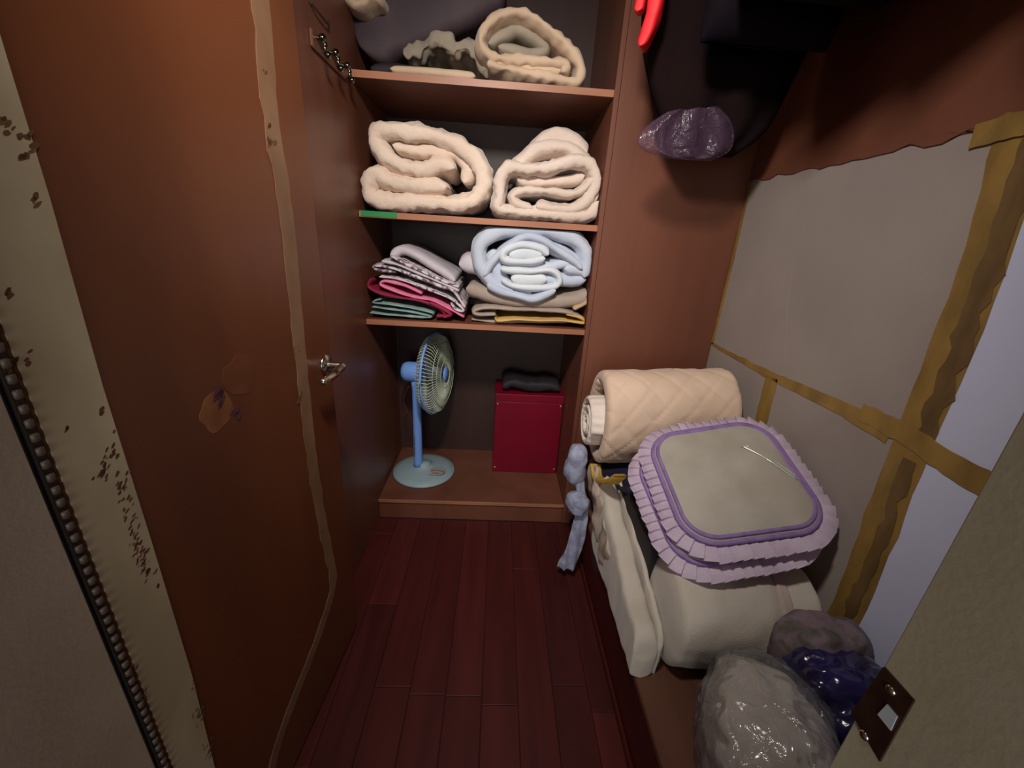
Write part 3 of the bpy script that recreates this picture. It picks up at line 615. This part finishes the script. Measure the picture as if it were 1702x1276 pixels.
# supports under the roll
SB = [('folded_cloth', .265, .08, m_greyb, 'grey folded cloth at the very bottom under the quilted roll', .47, .92), ('folded_cloth', .345, .07, m_black, 'black folded cloth in the pile under the quilted roll', .46, .92), ('folded_cloth', .415, .07, m_greyb, 'dark grey folded cloth between the black and navy ones under the roll', .46, .92), ('folded_cloth', .485, .07, m_navy, 'navy folded cloth just under the quilted roll', .445, .93)]
for i, (nm, z, t, m, lab, xa, xb) in enumerate(SB):
    zc = z + t / 2
    o = ribbon(nm, [(xa, 1.62, zc - t * .2), (xa, 1.5, zc), (xa, 1.35, zc), (xa, 1.23, zc - t * .1)], t * .98, XV, xb - xa, m, None, amp=.004, n=60, k=26, seed=60 + i, ex=(.6, .3)); tag(o, lab, 'cloth')
    if i == 0: squash(o, BT)
o = ribbon('folded_cloth', [at_x(980, 770, .405), at_x(985, 795, .405), at_x(1005, 800, .405), at_x(1020, 790, .41)], .020, XV, .045, m_yel, None, amp=.004, n=50, seed=66)
tag(o, 'small yellow cloth end poking out below the navy cloth', 'cloth')
qr = empty('quilted_roll', (.66, 1.45, .48), 'cream quilted blanket rolled up at the far end of the bench', 'blanket')
def PX(X, pts): return [at_x(x, y, X) for x, y in pts]
RC = Vector((.0, 1.455, .675))
# spiral around an axis along X
sp_pts = []
for i in range(60):
    a = math.radians(-60) + i / 59 * 2 * PI * 1.35; r = .146 - .012 * i / 59
    sp_pts.append(Vector((.455, RC.y + r * math.cos(a) * .98, RC.z + r * math.sin(a) * 1.16)))
def quilt_ribbon(name, pts, t, x0, depth, seed):
    C, L = catmull(pts, 240); bm = bmesh.new(); rings = []; k = 96
    for i, c in enumerate(C):
        T = (C[min(i + 1, 239)] - C[max(i - 1, 0)]).normalized(); Nn = T.cross(XV).normalized(); s = L * i / 239
        e = min(s, L - s) / (t * .5); f = max(.12, math.sqrt(max(0, 1 - (1 - min(e, 1)) ** 2)))
        ring = []
        for j in range(k):
            a = 2 * PI * j / k; cn = sgnpow(math.cos(a), .3); sw = math.sin(a); u = math.asin(max(-1, min(1, sw))) / PI + .5
            x = x0 + depth * (u if True else 0); edge = min(u, 1 - u) * depth
            f2 = math.sqrt(max(0.05, 1 - (1 - min(edge / .025, 1)) ** 2))
            g1 = abs(math.sin((s * 9 + u * depth * 9) * PI)); g2 = abs(math.sin((s * 9 - u * depth * 9) * PI))
            puff = .007 * min(1, min(g1, g2) * 4) ** .7
            side = 1 if math.cos(a) > 0 else -1
            q_ = Vector((x * 7, s * 7, seed)); d = puff + noise.noise(q_) * .007 + noise.noise(q_ * 3) * .003
            ring.append(bm.verts.new(Vector((x, c.y, c.z)) + Nn * side * (t / 2 * f * f2 + d * f * f2)))
        rings.append(ring)
    for a, b in zip(rings, rings[1:]):
        for j in range(k): bm.faces.new((a[j], a[(j + 1) % k], b[(j + 1) % k], b[j]))
    bm.faces.new(rings[0][::-1]); bm.faces.new(rings[-1]); bmesh.ops.recalc_face_normals(bm, faces=bm.faces)
    return obj(name, bm, m_duvetq, None, True)
m_duvetq = mat('cream_quilt', (216, 188, 164), .8, (204, 176, 152), 5, (1, 1, 1), .3, 90, sheen=.2)
qo = quilt_ribbon('outer_wrap', sp_pts, .038, .415, .50, 71)
in_pts = []
for i in range(70):
    a = math.radians(40) + i / 69 * 2 * PI * 2.4; r = .020 + .078 * i / 69
    in_pts.append(Vector((.372, RC.y - .012 + r * math.cos(a), RC.z - .02 + r * math.sin(a) * 1.1)))
qi = ribbon('inner_roll', in_pts, .034, XV, .47, mat('ivory_quilt', (226, 212, 200), .8, (214, 198, 186), 6, (1, 1, 1), .3, 90), None, amp=.004, pucker=.003, pfreq=90, n=240, k=26, seed=72)
qi['label'] = 'ivory inner roll that sticks out at the end'
settle([qo, qi], .548)
for o in (qo, qi):
    squash(o, .556); under(o, qr)
    for v in o.data.vertices: v.co.z += max(0, v.co.x - .42) * .07 * (1 if v.co.z + o.location.z > .62 else 0.3)

# ------------------------------------------------------------------ cardboard box and black tray under the cushions
cbx = empty('cardboard_box', (.71, 1.04, BT + .0005), 'brown cardboard box under the ruffled cushions', 'box', rz=math.radians(6))
bm = bmesh.new(); box(bm, -.155, .155, -.085, .14, 0, .30, .003); obj('carton', bm, m_card, cbx)
bm = bmesh.new(); box(bm, -.155, .155, .028, .0295, .3, .302); obj('flap_seam', bm, m_taped, cbx)
bk = bxo('black_folder', (-.012, .012, -.19, .19, 0, .30), m_black, None, .004); bk.location = (.515, 1.13, BT + .001); bk.rotation_euler = (0, math.radians(-4), math.radians(3))
tag(bk, 'thin black folder standing on edge beside the cardboard box', 'folder')

# ------------------------------------------------------------------ ruffled cushions
def rrect(s, r, n=160):
    """rounded square outline, returns points and outward normals"""
    pts = []; e = s - r
    per = 8 * e + 2 * PI * r
    for i in range(n):
        d = per * i / n; side = 0
        for cxs, cys, ang in ((e, e, 0), (-e, e, 90), (-e, -e, 180), (e, -e, 270)):
            arc = PI * r / 2
            if d < arc: a = math.radians(ang) + d / r; pts.append((Vector((cxs + r * math.cos(a), cys + r * math.sin(a), 0)), Vector((math.cos(a), math.sin(a), 0)))); break
            d -= arc
            if d < 2 * e:
                a = math.radians(ang + 90); nx = Vector((math.cos(a), math.sin(a), 0)); tx = Vector((-nx.y, nx.x, 0))
                st = Vector((cxs, cys, 0)) + nx * r; pts.append((st + tx * d, nx)); break
            d -= 2 * e
    return pts
def cushion(name, Mx, lab, s=.196, full=True, seed=0):
    root = bpy.data.objects.new(name, None); COL.objects.link(root); root.matrix_world = Mx; tag(root, lab, 'cushion', 'lilac ruffled cushions')
    # pad: grid with superellipse falloff
    bm = bmesh.new(); n = 44; g = {}
    for side in (1, -1):
        for i in range(n + 1):
            for j in range(n + 1):
                u, v = -1 + 2 * i / n, -1 + 2 * j / n
                # square -> rounded square mapping
                rr = max(abs(u), abs(v)); x, y = u * s, v * s
                e = .70
                cxx, cyy = max(abs(x) - s * e * .72, 0), max(abs(y) - s * e * .72, 0); R0 = s * (1 - e * .72)
                dd = math.hypot(cxx, cyy)
                if rr > 0:
                    k_ = 1
                    if cxx > 0 and cyy > 0:
                        mx = max(cxx, cyy); k_ = mx / dd
                    x, y = math.copysign(min(abs(x), s * e * .72) + cxx * k_, x), math.copysign(min(abs(y), s * e * .72) + cyy * k_, y)
                h = .030 * max(0, 1 - rr ** 4) ** .5 + .0008
                z = side * (h + noise.noise(Vector((x * 14, y * 14, seed))) * .006 * (1 - rr ** 3))
                g[(side, i, j)] = bm.verts.new((x, y, z))
        for i in range(n):
            for j in range(n):
                f = [g[(side, i, j)], g[(side, i + 1, j)], g[(side, i + 1, j + 1)], g[(side, i, j + 1)]]
                bm.faces.new(f if side == 1 else f[::-1])
    bmesh.ops.remove_doubles(bm, verts=bm.verts, dist=.002); bmesh.ops.recalc_face_normals(bm, faces=bm.faces)
    obj('pad', bm, m_cushion, root, True)
    out = rrect(s, s * .50, 150)
    for k_, (off, r) in enumerate(((-.004, .0075), (-.017, .006))):
        bm = bmesh.new(); tube(bm, [p + nn * off + Vector((0, 0, .006 + (.010 if k_ else 0))) for p, nn in out], r, 8, True); obj('piping', bm, m_pipe, root, True)
    # pleated frill
    P = rrect(s, s * .50, 52 * 8); bm = bmesh.new(); rows = []; N = len(P)
    for i, (p, nn) in enumerate(P):
        ph = (i % 8) / 8; saw = ph * .017 - .004; row = []
        tx = Vector((-nn.y, nn.x, 0)); wd = .040 + .004 * noise.noise(Vector((i * .09, seed, 0)))
        for j in range(5):
            w_ = j / 4; lift = saw * (.3 + .7 * w_) + .010 * w_ * noise.noise(Vector((i * .05, seed + 3, 1)))
            sl = tx * (ph - .5) * .006 * w_
            row.append(bm.verts.new(p + nn * (wd * w_) + sl + Vector((0, 0, lift - .012 * w_ * w_))))
        rows.append(row)
    for i in range(N):
        a, b = rows[i], rows[(i + 1) % N]
        for j in range(4): bm.faces.new((a[j], a[j + 1], b[j + 1], b[j]))
    bmesh.ops.solidify(bm, geom=bm.faces, thickness=.0016); obj('ruffle', bm, m_ruff, root, False)
    return root
RM = Matrix(((.974, -.062, -.218), (-.028, .922, -.387), (.225, .383, .896))).to_4x4()
Mc = Matrix.Translation((.712, 1.006, .757)) @ RM @ Matrix.Rotation(math.radians(0), 4, 'Z')
c1 = cushion('ruffled_cushion', Mc, 'taupe cushion with lilac ruffle, the upper one facing up on the bench pile', .192, seed=2)
Mc2 = Matrix.Translation((.686, 1.000, .698)) @ RM @ Matrix.Rotation(math.radians(3), 4, 'Z')
c2 = cushion('ruffled_cushion', Mc2, 'lower lilac ruffled cushion, mostly hidden with its frill showing at the left', .192, seed=5)
# clear shiny edge of wrapping on the upper cushion
pa = [Mc @ Vector((.07, .085, .034)), Mc @ Vector((.115, .03, .033)), Mc @ Vector((.165, -.045, .022))]
bm = bmesh.new(); tube(bm, pa, [.002] * 10 + [.003] * 10, 8, n=20); o = obj('plastic_strip', bm, m_silver, None, True); under(o, c1); o['label'] = 'shiny clear plastic strip on the pad'
bm = bmesh.new(); tube(bm, [p + Vector((.014, .006, 0)) for p in pa], [.0015] * 10 + [.0022] * 10, 8, n=20); o = obj('plastic_strip', bm, m_silver, None, True); under(o, c1)

# ------------------------------------------------------------------ folded mat along the bench front
fm = empty('folded_mat', (.46, 1.0, BT), 'long beige folded mat standing along the front edge of the bench', 'bedding')
def mat_slab(name, xa, xb, top, m, seed, bot=BT + .001, tt=.04):
    """a padded layer standing on edge: top = [(y,z)...] along the bench"""
    n, k = 90, 30; T, L = catmull([Vector((0, y, z)) for y, z in top], n); bm = bmesh.new(); rings = []
    for i, c in enumerate(T):
        f = min(i, n - 1 - i) / 5; f = math.sqrt(max(.02, 1 - (1 - min(f, 1)) ** 2)); ring = []; h = c.z - bot
        for j in range(k):
            a = 2 * PI * j / k; cx_, sz_ = sgnpow(math.cos(a), .55), sgnpow(math.sin(a), .3)
            xm, zm = (xa + xb) / 2, bot + h / 2
            p = Vector((xm + (xb - xa) / 2 * cx_ * f, c.y, zm + h / 2 * sz_))
            q_ = p * 10 + Vector((seed, 0, 0)); p.x += noise.noise(q_) * .008 + noise.noise(q_ * 3) * .003; 
            if p.z > bot + .02: p.z += noise.noise(q_ + Vector((5, 5, 5))) * .008
            ring.append(bm.verts.new(p))
        rings.append(ring)
    for a, b in zip(rings, rings[1:]):
        for j in range(k): bm.faces.new((a[j], a[(j + 1) % k], b[(j + 1) % k], b[j]))
    bm.faces.new(rings[0][::-1]); bm.faces.new(rings[-1]); bmesh.ops.recalc_face_normals(bm, faces=bm.faces)
    return obj(name, bm, m, None, True)
lay = [mat_slab('mat_layer', .412, .478, [(.755, .33), (.785, .41), (.92, .445), (1.10, .50), (1.30, .565)], m_bed, 1),
       mat_slab('mat_layer', .480, .500, [(.765, .36), (.80, .41), (.92, .455), (1.10, .52), (1.29, .575)], m_bed, 2)]
for o in lay: under(o, fm)
# crumpled beige sheet hanging down outside
o = ribbon('crumpled_sheet', [(.412, 1.44, .50), (.408, 1.36, .49), (.405, 1.25, .455), (.405, 1.12, .40), (.412, 1.02, .36)], .12, Vector((1, 0, 0)), .022, m_bedg, None, amp=.022, fq=17, n=80, k=30, ex=(.6, .6), seed=81, xamp=.02)
tag(o, 'crumpled grey-beige sheet hanging outside the folded mat', 'sheet')

# ------------------------------------------------------------------ big bedding roll across the bench
br = empty('bedding_roll', (.73, .84, BT), 'large beige bedding roll tied with a mauve strap in front of the cushions', 'bedding')
def xroll(name, prof, m, seed, k=64, amp=.006, ry=1.0, lobes=True):
    """prof: (x, radius, yc, zc)"""
    bm = bmesh.new(); rings = []
    for (x, r, yc, zc) in prof:
        ring = []
        for j in range(k):
            a = 2 * PI * j / k; p = Vector((x, yc + r * ry * math.cos(a), zc + r * math.sin(a)))
            d = noise.noise(p * 8 + Vector((seed, 0, 0))) * amp + noise.noise(p * 20) * amp * .4
            p += Vector((0, math.cos(a), math.sin(a))) * d; ring.append(bm.verts.new(p))
        rings.append(ring)
    for a, b in zip(rings, rings[1:]):
        for j in range(k): bm.faces.new((a[j], a[(j + 1) % k], b[(j + 1) % k], b[j]))
    bm.faces.new(rings[0][::-1]); bm.faces.new(rings[-1]); bmesh.ops.recalc_face_normals(bm, faces=bm.faces)
    return obj(name, bm, m, None, True)
prof = []
for i in range(50):
    u = i / 49; x = .500 + u * .41; e = min(u, 1 - u) * .41
    r = .152 * math.sqrt(max(.15, 1 - (1 - min(e / .03, 1)) ** 2)); sx = (x - .80) / .03
    r -= .012 * math.exp(-sx * sx); prof.append((x, r, .85 + .0 * u, BT + .150 + .012 * u))
o = xroll('roll', prof, m_bed, 3, ry=.86, amp=.010); squash(o, BT); under(o, br)
prof = [(.785 + .036 * i / 7, .147 if 0 < i < 7 else .138, .85, BT + .158) for i in range(8)]
o = xroll('strap', prof, m_strap, 3, ry=.86, amp=.006); squash(o, BT); under(o, br)

# ------------------------------------------------------------------ knotted grey-blue sash hanging over the bench edge
ss = empty('knotted_sash', (.385, 1.45, .35), 'grey-blue knotted flannel sash hanging off the bench below the quilted roll', 'sash')
A = .385
def sash_seg(name, px_, rad, X=A, seed=0, m=m_sash, flat=1):
    P = [at_x(x, y, X) for x, y in px_]; bm = bmesh.new(); tube(bm, P, rad, 20, n=len(rad))
    for v in bm.verts: v.co += Vector((noise.noise(v.co * 26 + Vector((seed, 0, 0))) * .010, noise.noise(v.co * 26 + Vector((seed, 7, 0))) * .012, noise.noise(v.co * 26 + Vector((seed, 0, 9))) * .010))
    bmesh.ops.recalc_face_normals(bm, faces=bm.faces); return obj(name, bm, m, None, True)
s1 = blob('bundle', at_y(957, 772, 1.40) + Vector((.0, 0, 0)), (.040, .045, .080), m_sash, None, amp=.014, fq=14, sharp=.01, seed=3, nu=44, nv=30)
s2 = blob('knot', at_y(962, 835, 1.36), (.040, .035, .042), m_sash, None, amp=.014, fq=20, sharp=.012, seed=5, nu=36, nv=24)
def flatband(name, P, wid, th, m, seed):
    C, L = catmull(P, 40); bm = bmesh.new(); rows = []
    for i, c in enumerate(C):
        u = i / 39; w_ = wid[0] + (wid[1] - wid[0]) * u; row = []; k = 20
        for j in range(k):
            a = 2 * PI * j / k
            p = c + Vector((math.cos(a) * w_, 0, 0)) + Vector((0, math.sin(a) * th, 0)); p.y += .008 * math.sin(p.x * 160 + seed) * (u + .2)
            p += Vector((1, 1, 0)) * noise.noise(p * 20 + Vector((seed, 0, 0))) * .005; row.append(bm.verts.new(p))
        rows.append(row)
    for a, b in zip(rows, rows[1:]):
        for j in range(k): bm.faces.new((a[j], a[(j + 1) % k], b[(j + 1) % k], b[j]))
    bm.faces.new(rows[0][::-1]); bm.faces.new(rows[-1]); bmesh.ops.recalc_face_normals(bm, faces=bm.faces)
    return obj(name, bm, m, None, True)
s3 = flatband('tail', [at_y(968, 845, 1.36), at_y(962, 880, 1.35), at_y(952, 915, 1.35), at_y(941, 944, 1.35)], (.026, .042), .009, m_sash, 1)
s4 = flatband('neck', [at_y(962, 790, 1.385), at_y(965, 812, 1.37), at_y(966, 835, 1.36)], (.020, .018), .014, m_sash, 4)
for o in (s1, s2, s3, s4): under(o, ss)

# ------------------------------------------------------------------ bags at the near end
pb = empty('bagged_pillow', (.66, .52, BT), 'whitish pillow wrapped in crinkled clear plastic at the near end of the bench', 'pillow')
rt = Matrix.Rotation(math.radians(-25), 3, 'Z')
o = blob('pillow', (.625, .53, .380), (.118, .175, .125), mat('grey_white_pillow', (186, 178, 166), .85, (170, 160, 148), 6, (1, 1, 1), .3, 60), None, e=(.8, .8), amp=.02, fq=9, seed=2, rot=rt, flat=BT + .002); under(o, pb)
o = blob('plastic_wrap', (.625, .53, .383), (.129, .187, .135), m_plastic, None, e=(.8, .8), amp=.012, fq=11, sharp=.016, seed=6, rot=rt, flat=BT + .0008, nu=120, nv=80); under(o, pb)
nb = blob('navy_bag', (.825, .600, .405), (.105, .080, .135), m_purple, None, e=(.8, .8), amp=.012, fq=9, sharp=.028, seed=9, flat=BT + .0008, nu=110, nv=70)
tag(nb, 'shiny navy-purple plastic bag beside the strapped roll and the wrapped pillow', 'bag')
fb = blob('floral_blanket', (.850, .690, .455), (.100, .062, .105), m_mauve, None, e=(.55, .6), amp=.018, fq=10, sharp=.012, seed=19, nu=90, nv=60)
tag(fb, 'mauve-grey floral blanket bunched against the wall behind the navy bag', 'blanket')
nb2 = blob('dark_bag', (.80, .40, .33), (.11, .10, .075), m_black, None, e=(.8, .8), amp=.012, fq=9, sharp=.02, seed=12, flat=BT + .0008, nu=80, nv=50)
tag(nb2, 'dark bag in the shade beneath the door jamb and the navy bag', 'bag')

# ------------------------------------------------------------------ hanging things, top right
rg = ribbon('red_garment', [at_y(1096, -120, 1.34), at_y(1092, -40, 1.34), at_y(1086, 10, 1.34), at_y(1076, 45, 1.34), at_y(1063, 76, 1.34)], .036, Vector((.5, .86, 0)), .05, m_redg, None, amp=.006, n=60, seed=91, tfun=lambda u: 1.3 - .6 * u * u)
rg2 = ribbon('fold', [at_y(1068, -60, 1.36), at_y(1064, -10, 1.36), at_y(1059, 18, 1.36)], .022, Vector((.5, .86, 0)), .03, m_redg, None, amp=.004, n=40, seed=92)
under(rg2, rg)
tag(rg, 'bright red garment tip hanging at the top of the right panel', 'garment')
tag(bxo('hanging_rail', (.69, .715, .245, YB - .002, 2.33, 2.355), m_brass, None, .01, 2, True), 'metal clothes rail above the bench, over the picture edge', 'rail')
def hanging(name, Lp, Rp, Y, m, amp, th, seed, nx=40, nz=40):
    A, _ = catmull([at_y(*p, Y) for p in Lp], nz); B, _ = catmull([at_y(*p, Y) for p in Rp], nz); bm = bmesh.new(); g = []
    for i in range(nz):
        row = []
        for j in range(nx):
            u = j / (nx - 1); p = A[i].lerp(B[i], u); e = min(u, 1 - u, (nz - 1 - i) / (nz - 1) * 1.5) * 6
            p.y -= th * math.sqrt(max(0, 1 - (1 - min(e, 1)) ** 2)) + amp * math.sin(u * 17 + i * .03 + seed) * min(e, 1) + noise.noise(p * 6) * amp; row.append(bm.verts.new(p))
        g.append(row)
    for i in range(nz - 1):
        for j in range(nx - 1): bm.faces.new((g[i][j], g[i][j + 1], g[i + 1][j + 1], g[i + 1][j]))
    bmesh.ops.recalc_face_normals(bm, faces=bm.faces); bmesh.ops.solidify(bm, geom=bm.faces, thickness=.006)
    return obj(name, bm, m, None, True)
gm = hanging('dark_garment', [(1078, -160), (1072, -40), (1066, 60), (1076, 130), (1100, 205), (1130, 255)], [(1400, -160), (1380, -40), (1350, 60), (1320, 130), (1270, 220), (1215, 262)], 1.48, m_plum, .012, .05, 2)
tag(gm, 'dark plum garment nearest the far panel, its edge behind the red garment', 'garment')
for i, (yy, zl, mm, lab) in enumerate(((1.28, 1.90, mat('dark_navy_cloth', (16, 11, 20), .95, (20, 12, 14), 6, spec=.08), 'navy garment hanging just in front of the plum one, in shade'), (1.12, 1.93, m_plum, 'black garment hanging third from the far end of the rail'), (.96, 1.90, m_plum, 'dark garment in the upper right corner gloom, third from the door'), (.80, 1.93, m_plum, 'dark garment at the very top right, near the door side'), (.62, 1.92, m_plum, 'dark garment next to the doorway end, above the picture edge'), (.46, 1.92, m_plum, 'added unseen dark garment at the doorway end of the rail, shading the upper wall'))):
    o = ribbon('hanging_garment', [Vector((.60, yy, z)) for z in (2.31, 2.2, 2.05, zl)], .135, Vector((1, 0, 0)), .34, mm, None, amp=.02, fq=6, n=50, seed=100 + i)  # doorway-end garment added out of view, row thickened, to shade the upper wall
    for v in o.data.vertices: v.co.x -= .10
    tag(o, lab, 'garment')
cv = hanging('garment_cover', [(1108, 186), (1078, 206), (1059, 230), (1070, 250), (1110, 264)], [(1195, 178), (1215, 200), (1222, 228), (1212, 252), (1180, 268)], 1.40, m_plasticg, .006, .014, 5)
tag(cv, 'translucent lilac plastic tip hanging below the dark garment', 'cover')
